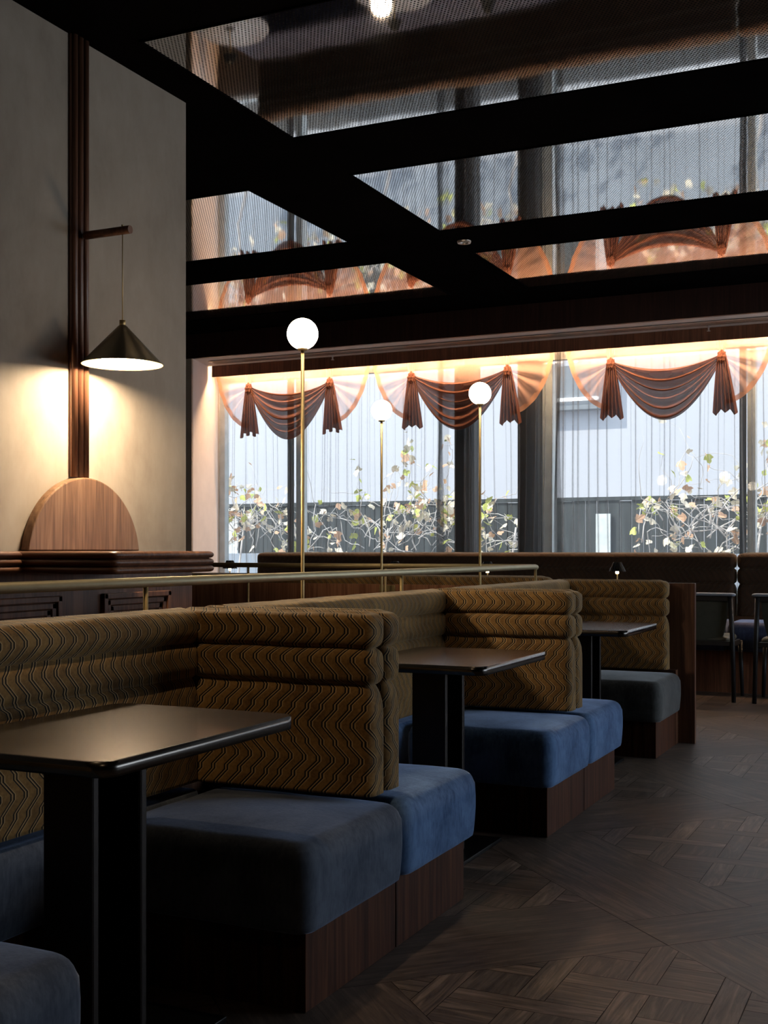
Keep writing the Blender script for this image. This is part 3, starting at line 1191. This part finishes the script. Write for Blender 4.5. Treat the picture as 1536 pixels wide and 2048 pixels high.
# arched panel
arc = MB()
pts = []
for k in range(49):
    a0_ = math.asin(0.047 / 0.355)
    a = a0_ + (PI - 2 * a0_) * k / 48
    pts.append((0.362 * math.cos(a), 0.355 * math.sin(a) - 0.047))
b = 0
n = len(pts)
for dx in (0.0, 0.045):
    for (yy_, zz) in pts:
        arc.v.append((dx, yy_, max(zz, 0) + 0.0))
arc.face([n + k for k in range(n)])
arc.face(list(range(n))[::-1])
for k in range(n):
    k2 = (k + 1) % n
    arc.face([k, k2, n + k2, n + k])
o = arc.build('arched_panel', 'walnut_bright', None, 0.006, (-3.309, 4.024, 1.1485))
tag(o, 'arched walnut panel standing on the ribbed ledge against the plaster wall', 'wall panel')

# bracket lamp
lp = empty('wall_lamp', (-3.28, 4.012, 2.475))
tag(lp, 'bronze cone lamp hanging from a wooden arm on the plaster wall', 'lamp')
MB().tube([(0.012, 0, 0), (0.245, 0, 0)], 0.017, 16).build('arm', 'walnut', lp)
MB().tube([(0.205, 0, 0.022), (0.205, 0, -0.39)], 0.0022, 8).build('cord', 'brass', lp)
MB().tube([(0.205, 0, 0.0175), (0.205, 0, 0.023)], 0.005, 8).build('cord_stop', 'brass', lp)
MB().lathe([(0.001, -0.372), (0.0125, -0.372), (0.0125, -0.40), (0.001, -0.40)], (0.205, 0, 0), 20).build('collar', 'brass', lp)
sh_ = MB().lathe([(0.013, -0.392), (0.020, -0.398), (0.168, -0.555), (0.169, -0.5565), (0.167, -0.5565)], (0.205, 0, 0), 56)
shade = sh_.build('lamp_shade', 'shade_bronze', lp)
MB().lathe([(0.012, -0.400), (0.165, -0.5555)], (0.205, 0, 0), 56).build('shade_lining', 'shade_inner', shade)
MB().lathe([(0.001, -0.533), (0.085, -0.533), (0.092, -0.528), (0.092, -0.515), (0.001, -0.515)], (0.205, 0, 0), 40).build('light_diffuser', 'pendant_glow', shade)


# ribbed ledge
def ribbed(path, name, mat, z_top, nrib=3, rh=0.029, rad=0.022):
    """path: list of xy points of the outer face; three half-round ribs swept along it"""
    mb = MB()
    prof = []
    for k in range(nrib):
        zc_ = z_top - rh * (k + 0.5)
        for q in range(9):
            a = PI / 2 - PI * q / 8
            prof.append((rad * math.cos(a), zc_ + rh * 0.5 * math.sin(a)))
    return mb, prof


led_ = empty('ribbed_ledge', (-3.28, 3.93, 1.06))
tag(led_, 'projecting walnut ledge with three rounded ribs below the arched panel', 'ledge')


def ledge_shape(x1, y0, y1, r):
    pts = [(0.0, y0)]
    for k in range(7):
        a = -PI / 2 + PI / 2 * k / 6
        pts.append((x1 - r + r * math.cos(a), y0 + r + r * math.sin(a)))
    for k in range(7):
        a = PI / 2 * k / 6
        pts.append((x1 - r + r * math.cos(a), y1 - r + r * math.sin(a)))
    pts.append((0.0, y1))
    return pts


def ribbed_slab(x1, y0, y1, r, ztot, name, mat, parent, loc=None):
    mb = MB()
    prof = []
    rh = ztot / 3
    for k in range(3):
        for q in range(9):
            a = -PI / 2 + PI * q / 8
            prof.append((0.016 * (1 - math.cos(a)), rh * (k + 0.5) + rh * 0.5 * math.sin(a)))
    first = None
    n = None
    for ins, z in prof:
        ring = ledge_shape(x1 - ins, y0 + ins, y1 - ins, r)
        n = len(ring)
        for p in ring:
            mb.v.append((p[0], p[1], z))
    for i in range(len(prof) - 1):
        for k in range(n - 1):
            mb.face([i * n + k, i * n + k + 1, (i + 1) * n + k + 1, (i + 1) * n + k], None, True)
    mb.face([(len(prof) - 1) * n + k for k in range(n)])
    mb.face(list(range(n))[::-1])
    return mb.build(name, mat, parent, 0, loc)


ribbed_slab(0.485, -0.33, 0.36, 0.03, 0.087, 'ledge_body', 'walnut_across', led_)
for nm, args in (('trim_6', (0.05, -2.6, -0.335)), ('trim_7', (0.03, 0.365, 0.87))):
    cap = ribbed_slab(*args, 0.01, 0.087, nm, 'walnut_along', None, (-3.28, 3.93, 1.06))
    cap['kind'] = 'structure'
# wainscot
wn_ = MB().box(-3.309, -3.281, 1.0, 4.82, 0, 1.059)
o = struct(wn_, 'trim_5', 'walnut')
for (y0, y1) in ((4.13, 4.62), (3.36, 3.86), (2.6, 3.1)):
    pm = MB()
    for ins, dep in ((0.0, 0.022), (0.028, 0.014), (0.055, 0.008)):
        z0, z1 = 0.25 + ins, 0.965 - ins
        a0, a1 = y0 + ins, y1 - ins
        wd = 0.026
        pm.box(0, dep, a0, a1, z1 - wd, z1).box(0, dep, a0, a1, z0, z0 + wd).box(0, dep, a0, a0 + wd, z0, z1).box(0, dep, a1 - wd, a1, z0, z1)
    pm.build('panel_moulding', 'walnut', o, 0.004, (-3.2805, 0, 0))

# ------------------------------------------------------------------ booths
XE = -1.433
CY = (1.14, 3.14, 5.14, 7.14)


def make_bench(cy, mats, single=False, label=''):
    r = empty('booth_bench', (0, cy, 0))
    tag(r, label, 'bench', 'booth benches beside the aisle')
    sides = (-1,) if single else (-1, 1)
    for s in sides:
        mb = MB().box(-2.035, XE, *sorted((s * 0.003, s * 0.54)), 0, 0.204)
        mb.build('plinth', 'walnut_plinth', r, 0.002)
        sb = block(0.632, 0.585, seat_profile(0.2045, 0.450), 0.05, 14, 12, 0.002, crown=0.016)
        sb.build('seat_cushion', mats[0 if s < 0 else 1], r, 0, (-1.716, s * 0.2955, 0))
        pr = channel_profile(0.448, (0.763, 0.868), 0.975, 0.02, 0.021, 0.053)
        bb = block(0.695, 0.106, pr, 0.032, 30, 5, 0.003, 0.0 if s < 0 else 0.37)
        bb.build('backrest', 'zigzag_gold', r, 0, (-1.8135, s * 0.0535 + 0.012, 0), 0 if s < 0 else PI)
    MB().box(-2.195, -2.163, -0.0935, 0.04 if single else 0.1175, 0, 0.945).build('rear_panel', 'walnut', r)
    if single:
        MB().box(-2.195, -1.334, 0.068, 0.105, 0, 0.955).build('end_panel', 'walnut', r, 0.003)['label'] = 'upright walnut end panel'
        MB().box(-2.035, XE, -0.002, 0.067, 0, 0.44).build('back_filler', 'walnut', r)
    return r


make_bench(CY[0], ('velvet_slate', 'velvet_slate'), False, 'blue-grey velvet bench cut by the bottom left corner of the photo')
make_bench(CY[1], ('velvet_slate', 'velvet_blue'), False, 'double bench with slate velvet seat and gold zigzag back behind the nearest table')
make_bench(CY[2], ('velvet_blue', 'velvet_blue'), False, 'double bench with bright blue velvet seat and gold zigzag back behind the second table')
make_bench(CY[3], ('velvet_grey', 'velvet_grey'), True, 'end bench with charcoal grey velvet seat and upright wooden end panel')


def make_back(y0, y1, seatmat, label):
    Ln = y1 - y0
    r = empty('banquette', (-2.11, (y0 + y1) / 2, 0))
    tag(r, label, 'banquette', 'long banquettes behind the booths')
    MB().box(-0.06, 0.04, -Ln / 2, Ln / 2, 0, 0.204).build('plinth', 'walnut_plinth', r)
    sp_ = seat_profile(0.2045, 0.447, 0.02)
    sp_ = [p for p in sp_ if p[1] < 0.05]
    block(Ln, 0.11, sp_, 0.008, 20, 3, kx=0.1).build('lower_cushion', seatmat, r, 0, (0.008, 0, 0), PI / 2)
    pr = channel_profile(0.448, (0.763, 0.868), 0.975, 0.02, 0.021, 0.06)
    block(Ln, 0.12, pr, 0.006, 44, 5, 0.003, 0.11, 0.02).build('backrest', 'zigzag_gold', r, 0, (0.0, 0, 0), PI / 2)
    MB().box(-0.085, -0.0625, -Ln / 2, Ln / 2, 0, 0.945).build('rear_panel', 'walnut', r)


make_back(1.2595, 3.0445, 'velvet_slate', 'long gold zigzag back beside the nearest table')
make_back(3.2595, 5.0445, 'velvet_blue', 'long gold zigzag back beside the second table')
make_back(5.2595, 7.0445, 'velvet_grey', 'long gold zigzag back beside the farthest booth table')


# tables
def rrect(hx, hy, r, n=8):
    pts = []
    for cx, cy_, a0 in ((hx - r, hy - r, 0), (-hx + r, hy - r, PI / 2), (-hx + r, -hy + r, PI), (hx - r, -hy + r, 1.5 * PI)):
        for k in range(n + 1):
            a = a0 + PI / 2 * k / n
            pts.append((cx + r * math.cos(a), cy_ + r * math.sin(a)))
    return pts


def make_table(cy, label):
    r = empty('booth_table', (-1.665, cy, 0))
    tag(r, label, 'table', 'bronze booth tables')
    MB().prism(rrect(0.262, 0.362, 0.045), 0.727, 0.757).build('tabletop', 'table_bronze', r, 0.002)
    ring = MB()
    a = rrect(0.265, 0.365, 0.047)
    bq = rrect(0.2625, 0.3625, 0.045)
    n = len(a)
    for poly, zz in ((bq, 0.7262), (a, 0.7262), (a, 0.7565), (bq, 0.7565)):
        ring.v += [(p[0], p[1], zz) for p in poly]
    for i in range(3):
        for k in range(n):
            k2 = (k + 1) % n
            ring.face([i * n + k, i * n + k2, (i + 1) * n + k2, (i + 1) * n + k], None, True)
    ring.build('edge_band', 'edge_steel', r)
    for yy_ in (-0.085, 0.085):
        MB().box(-0.115, 0.02, yy_ - 0.013, yy_ + 0.013, 0.0155, 0.7255).build('pedestal_plate', 'pedestal_steel', r, 0.006)
    MB().box(-0.10, -0.075, -0.0715, 0.0715, 0.0155, 0.7255).build('pedestal_web', 'pedestal_steel', r)
    MB().box(-0.15, 0.085, -0.31, 0.33, 0.0005, 0.015).build('base_plate', 'black_metal', r, 0.002)
    return r


make_table(2.14, 'nearest dark bronze booth table catching the warm lamp reflection')
make_table(4.14, 'second dark bronze booth table beside the blue velvet seats')
make_table(6.14, 'farthest dark bronze booth table beside the charcoal seat')

# ------------------------------------------------------------------ railings
rl = empty('handrail', (-2.33, 4.2, 1.047))
tag(rl, 'satin brass handrail running behind the booth backs towards the window', 'railing')
MB().tube([(0, -3.6, 0), (0, 3.02, 0), (0, 3.045, -0.004)], 0.0165, 18).build('rail', 'brass_satin', rl)
for py_ in (-3.0, -1.04, 0.97, 3.03):
    MB().tube([(0, py_, -0.012), (0, py_, -1.0465)], 0.0085, 12).build('post', 'brass', rl)
rl2 = empty('handrail', (-4.0, 7.235, 1.047))
tag(rl2, 'golden brass handrail crossing in front of the window bench, behind the globe lamps', 'railing')
MB().tube([(-2.2, 0, 0), (1.645, 0, 0)], 0.0165, 18).build('rail', 'brass', rl2)
for px_ in (-2.1, -0.45, 0.62):
    MB().tube([(px_, 0, -0.012), (px_, 0, -1.0465)], 0.0085, 12).build('post', 'brass', rl2)

# second row of benches behind the far rail: wooden rear and zigzag back facing the window
b2 = empty('banquette', (-4.6, 7.49, 0))
tag(b2, 'long zigzag back with walnut rear standing behind the far brass rail', 'banquette')
MB().box(-2.3, 2.30, -0.13, -0.105, 0, 0.92).build('rear_panel', 'walnut_light', b2)
pr = channel_profile(0.448, (0.763, 0.868), 0.985, 0.02, 0.022, 0.08, 0.045)
block(4.64, 0.16, pr, 0.06, 70, 5, 0.002).build('backrest', 'zigzag_gold', b2, 0, (-0.01, -0.023, 0))
block(4.5, 0.45, seat_profile(0.2045, 0.447), 0.05, 40, 8, crown=0.01).build('seat_cushion', 'velvet_grey', b2, 0, (-0.02, 0.285, 0))
MB().box(-2.26, 2.22, -0.104, 0.47, 0, 0.204).build('plinth', 'walnut', b2)
pl = MB().box(-3.477, -3.362, 7.346, 7.359, 0.872, 0.915).build('wall_plate', 'brass', None, 0.002)
tag(pl, 'small rectangular brass plate on the wood behind the middle globe lamp', 'plate')


# globe lamps
def globe(x, y, z, label):
    r = empty('globe_lamp', (x, y, 0))
    tag(r, label, 'lamp', 'globe post lamps')
    MB().tube([(0, 0, 0.012), (0, 0, z - 0.064)], 0.0075, 12).build('pole', 'brass', r)
    MB().lathe([(0.001, 0.0005), (0.06, 0.0005), (0.06, 0.010), (0.012, 0.014), (0.001, 0.014)], n=24).build('base', 'brass', r)
    MB().lathe([(0.001, z - 0.070), (0.018, z - 0.070), (0.022, z - 0.062), (0.022, z - 0.060), (0.001, z - 0.060)], n=20).build('globe_holder', 'brass', r)
    prof = []
    R_ = 0.0655
    for k in range(25):
        a = -PI / 2 + PI * k / 24
        prof.append((max(0.0005, R_ * math.cos(a)), z + R_ * math.sin(a)))
    MB().lathe(prof, n=36).build('glass_globe', 'globe_glow', r)


globe(-2.430, 4.383, 2.058, 'tall brass post lamp with the largest glowing globe, nearest the camera')
globe(-3.195, 6.785, 2.031, 'glowing globe post lamp second from the left, standing lowest in the photo')
globe(-2.459, 6.578, 2.072, 'glowing globe post lamp at the right, overlapping the middle swag')

# ------------------------------------------------------------------ window bench
wbn = empty('window_bench', (-3.5, 10.2, 0))
tag(wbn, 'long brown zigzag bench running along under the window', 'bench')
MB().box(-2.75, 8.0, -0.28, 0.40, 0, 0.345).build('plinth', 'walnut_red', wbn)
pr = channel_profile(0.60, (0.87, 1.0), 1.133, 0.02, 0.022, 0.08, 0.045)
for (x0, x1, u0) in ((-2.75, 1.925, 0.0), (1.935, 5.3, 0.3), (5.31, 8.0, 0.6)):
    block(x1 - x0, 0.16, pr, 0.05, 70, 5, 0.002, u0).build('backrest', 'zigzag_brown', wbn, 0, ((x0 + x1) / 2, 0.18, 0))
    block(x1 - x0 - 0.01, 0.50, seat_profile(0.346, 0.60), 0.05, 50, 10, crown=0.01).build('seat_cushion', 'velvet_violet', wbn, 0, ((x0 + x1) / 2, -0.16, 0))


# round tables with table lamps
def round_table(x, y, label):
    r = empty('round_table', (x, y, 0))
    tag(r, label, 'table', 'round tables by the window bench')
    MB().lathe([(0.001, 0.722), (0.335, 0.722), (0.345, 0.728), (0.345, 0.745), (0.335, 0.75), (0.001, 0.75)], n=44).build('tabletop', 'stone_pale', r)
    MB().lathe([(0.03, 0.016), (0.03, 0.7215)], n=20).build('pedestal', 'pedestal_steel', r)
    MB().lathe([(0.001, 0.0005), (0.21, 0.0005), (0.21, 0.010), (0.05, 0.016), (0.001, 0.016)], n=32).build('base', 'black_metal', r)


def table_lamp(x, y, label, dz=0.0):
    r = empty('table_lamp', (x, y, 0.7505))
    tag(r, label, 'lamp', 'small black pleated table lamps')
    MB().lathe([(0.001, 0.0), (0.045, 0.0), (0.045, 0.008), (0.006, 0.014), (0.001, 0.014)], n=24).build('base', 'black_metal', r)
    MB().lathe([(0.0055, 0.013), (0.0055, 0.225 + dz)], n=12).build('stem', 'brass', r)
    sh2 = MB()
    n = 96
    for rad, z in ((0.064, 0.245 + dz), (0.030, 0.318 + dz)):
        for k in range(n):
            a = 2 * PI * k / n
            rr_ = rad * (1 + (0.05 if k % 4 < 2 else -0.05))
            sh2.v.append((rr_ * math.cos(a), rr_ * math.sin(a), z))
    for k in range(n):
        k2 = (k + 1) % n
        sh2.face([k, k2, n + k2, n + k])
    sh2.build('lamp_shade', 'black_metal', r)
    MB().lathe([(0.001, 0.226 + dz), (0.011, 0.226 + dz), (0.013, 0.240 + dz), (0.011, 0.262 + dz), (0.001, 0.265 + dz)], n=16).build('bulb', 'lamp_glow', r)


for x, y, lab, labl in ((-2.295, 9.18, 'round table hidden behind the farthest booth, below the clearest pleated lamp', 'black pleated table lamp glowing above the farthest booth back, right of the rails'),
                        (-3.367, 9.18, 'round table behind the end of the brass rail, below a half-hidden pleated lamp', 'black pleated table lamp half hidden at the right end of the brass rail'),
                        (-4.20, 9.18, 'round table behind the middle of the golden rail', 'black pleated table lamp peeking over the golden rail beside the middle globe pole'),
                        (-5.84, 9.18, 'round table behind the left end of the golden rail', 'black pleated table lamp against the window at the left end of the golden rail')):
    round_table(x, y, lab)
    table_lamp(x, y, labl, -0.008)


# chairs by the window bench, backs towards the camera
def make_chair(x, y, label):
    r = empty('dining_chair', (x, y, 0))
    tag(r, label, 'chair', 'black framed chairs by the window bench')
    hw = 0.245
    for s in (-1, 1):
        MB().tube([(s * (hw + 0.01), -0.01, 0.0), (s * hw, 0.0, 0.45), (s * (hw - 0.015), -0.03, 0.80)], 0.017, 10, True, 0.019).build('leg', 'black_wood', r)
        MB().tube([(s * (hw + 0.005), 0.45, 0.0), (s * (hw - 0.01), 0.44, 0.44)], 0.014, 10, True, 0.019).build('leg', 'black_wood', r)
        MB().box(*sorted((s * (hw - 0.03), s * (hw - 0.008))), 0.02, 0.43, 0.41, 0.452).build('side_rail', 'black_wood', r, 0.004)
    MB().box(-hw + 0.02, hw - 0.02, -0.008, 0.014, 0.425, 0.462).build('rear_rail', 'black_wood', r, 0.004)
    MB().box(-hw + 0.0, hw - 0.0, -0.035, -0.012, 0.765, 0.803).build('top_rail', 'black_wood', r, 0.004)
    block(0.545, 0.075, [(0.8035, 0.012), (0.808, 0.003), (0.815, 0.0), (0.824, 0.006), (0.828, 0.02), (0.829, 0.03)], 0.03, 16, 3).build('top_cushion', 'leather_daylit', r, 0, (0, -0.02, 0))

    def fb_(u, v):
        a = (u * 2 - 1)
        z = 0.768 - 0.30 * v
        wd = 0.205 - 0.05 * v ** 2
        y_ = -0.022 + 0.06 * (1 - a * a) * 0.0 + 0.045 * v + 0.02 * a * a
        return (a * wd, y_, z)

    def fb2(u, v):
        p = fb_(1 - u, v)
        return (p[0], p[1] + 0.035, p[2])
    MB().grid(fb_, 14, 8).grid(fb2, 14, 8).build('back_pad', 'leather_olive', r)
    block(0.43, 0.42, [(0.452, 0.01), (0.456, 0.002), (0.475, 0.0), (0.49, 0.01), (0.497, 0.03), (0.50, 0.1)], 0.05, 10, 8).build('seat', 'leather_olive', r, 0, (0, 0.235, 0))
    return r


make_chair(-1.685, 9.30, 'black framed chair with olive back pad just right of the wooden end panel')
make_chair(-1.025, 9.30, 'black framed chair cut off by the right edge of the photo')
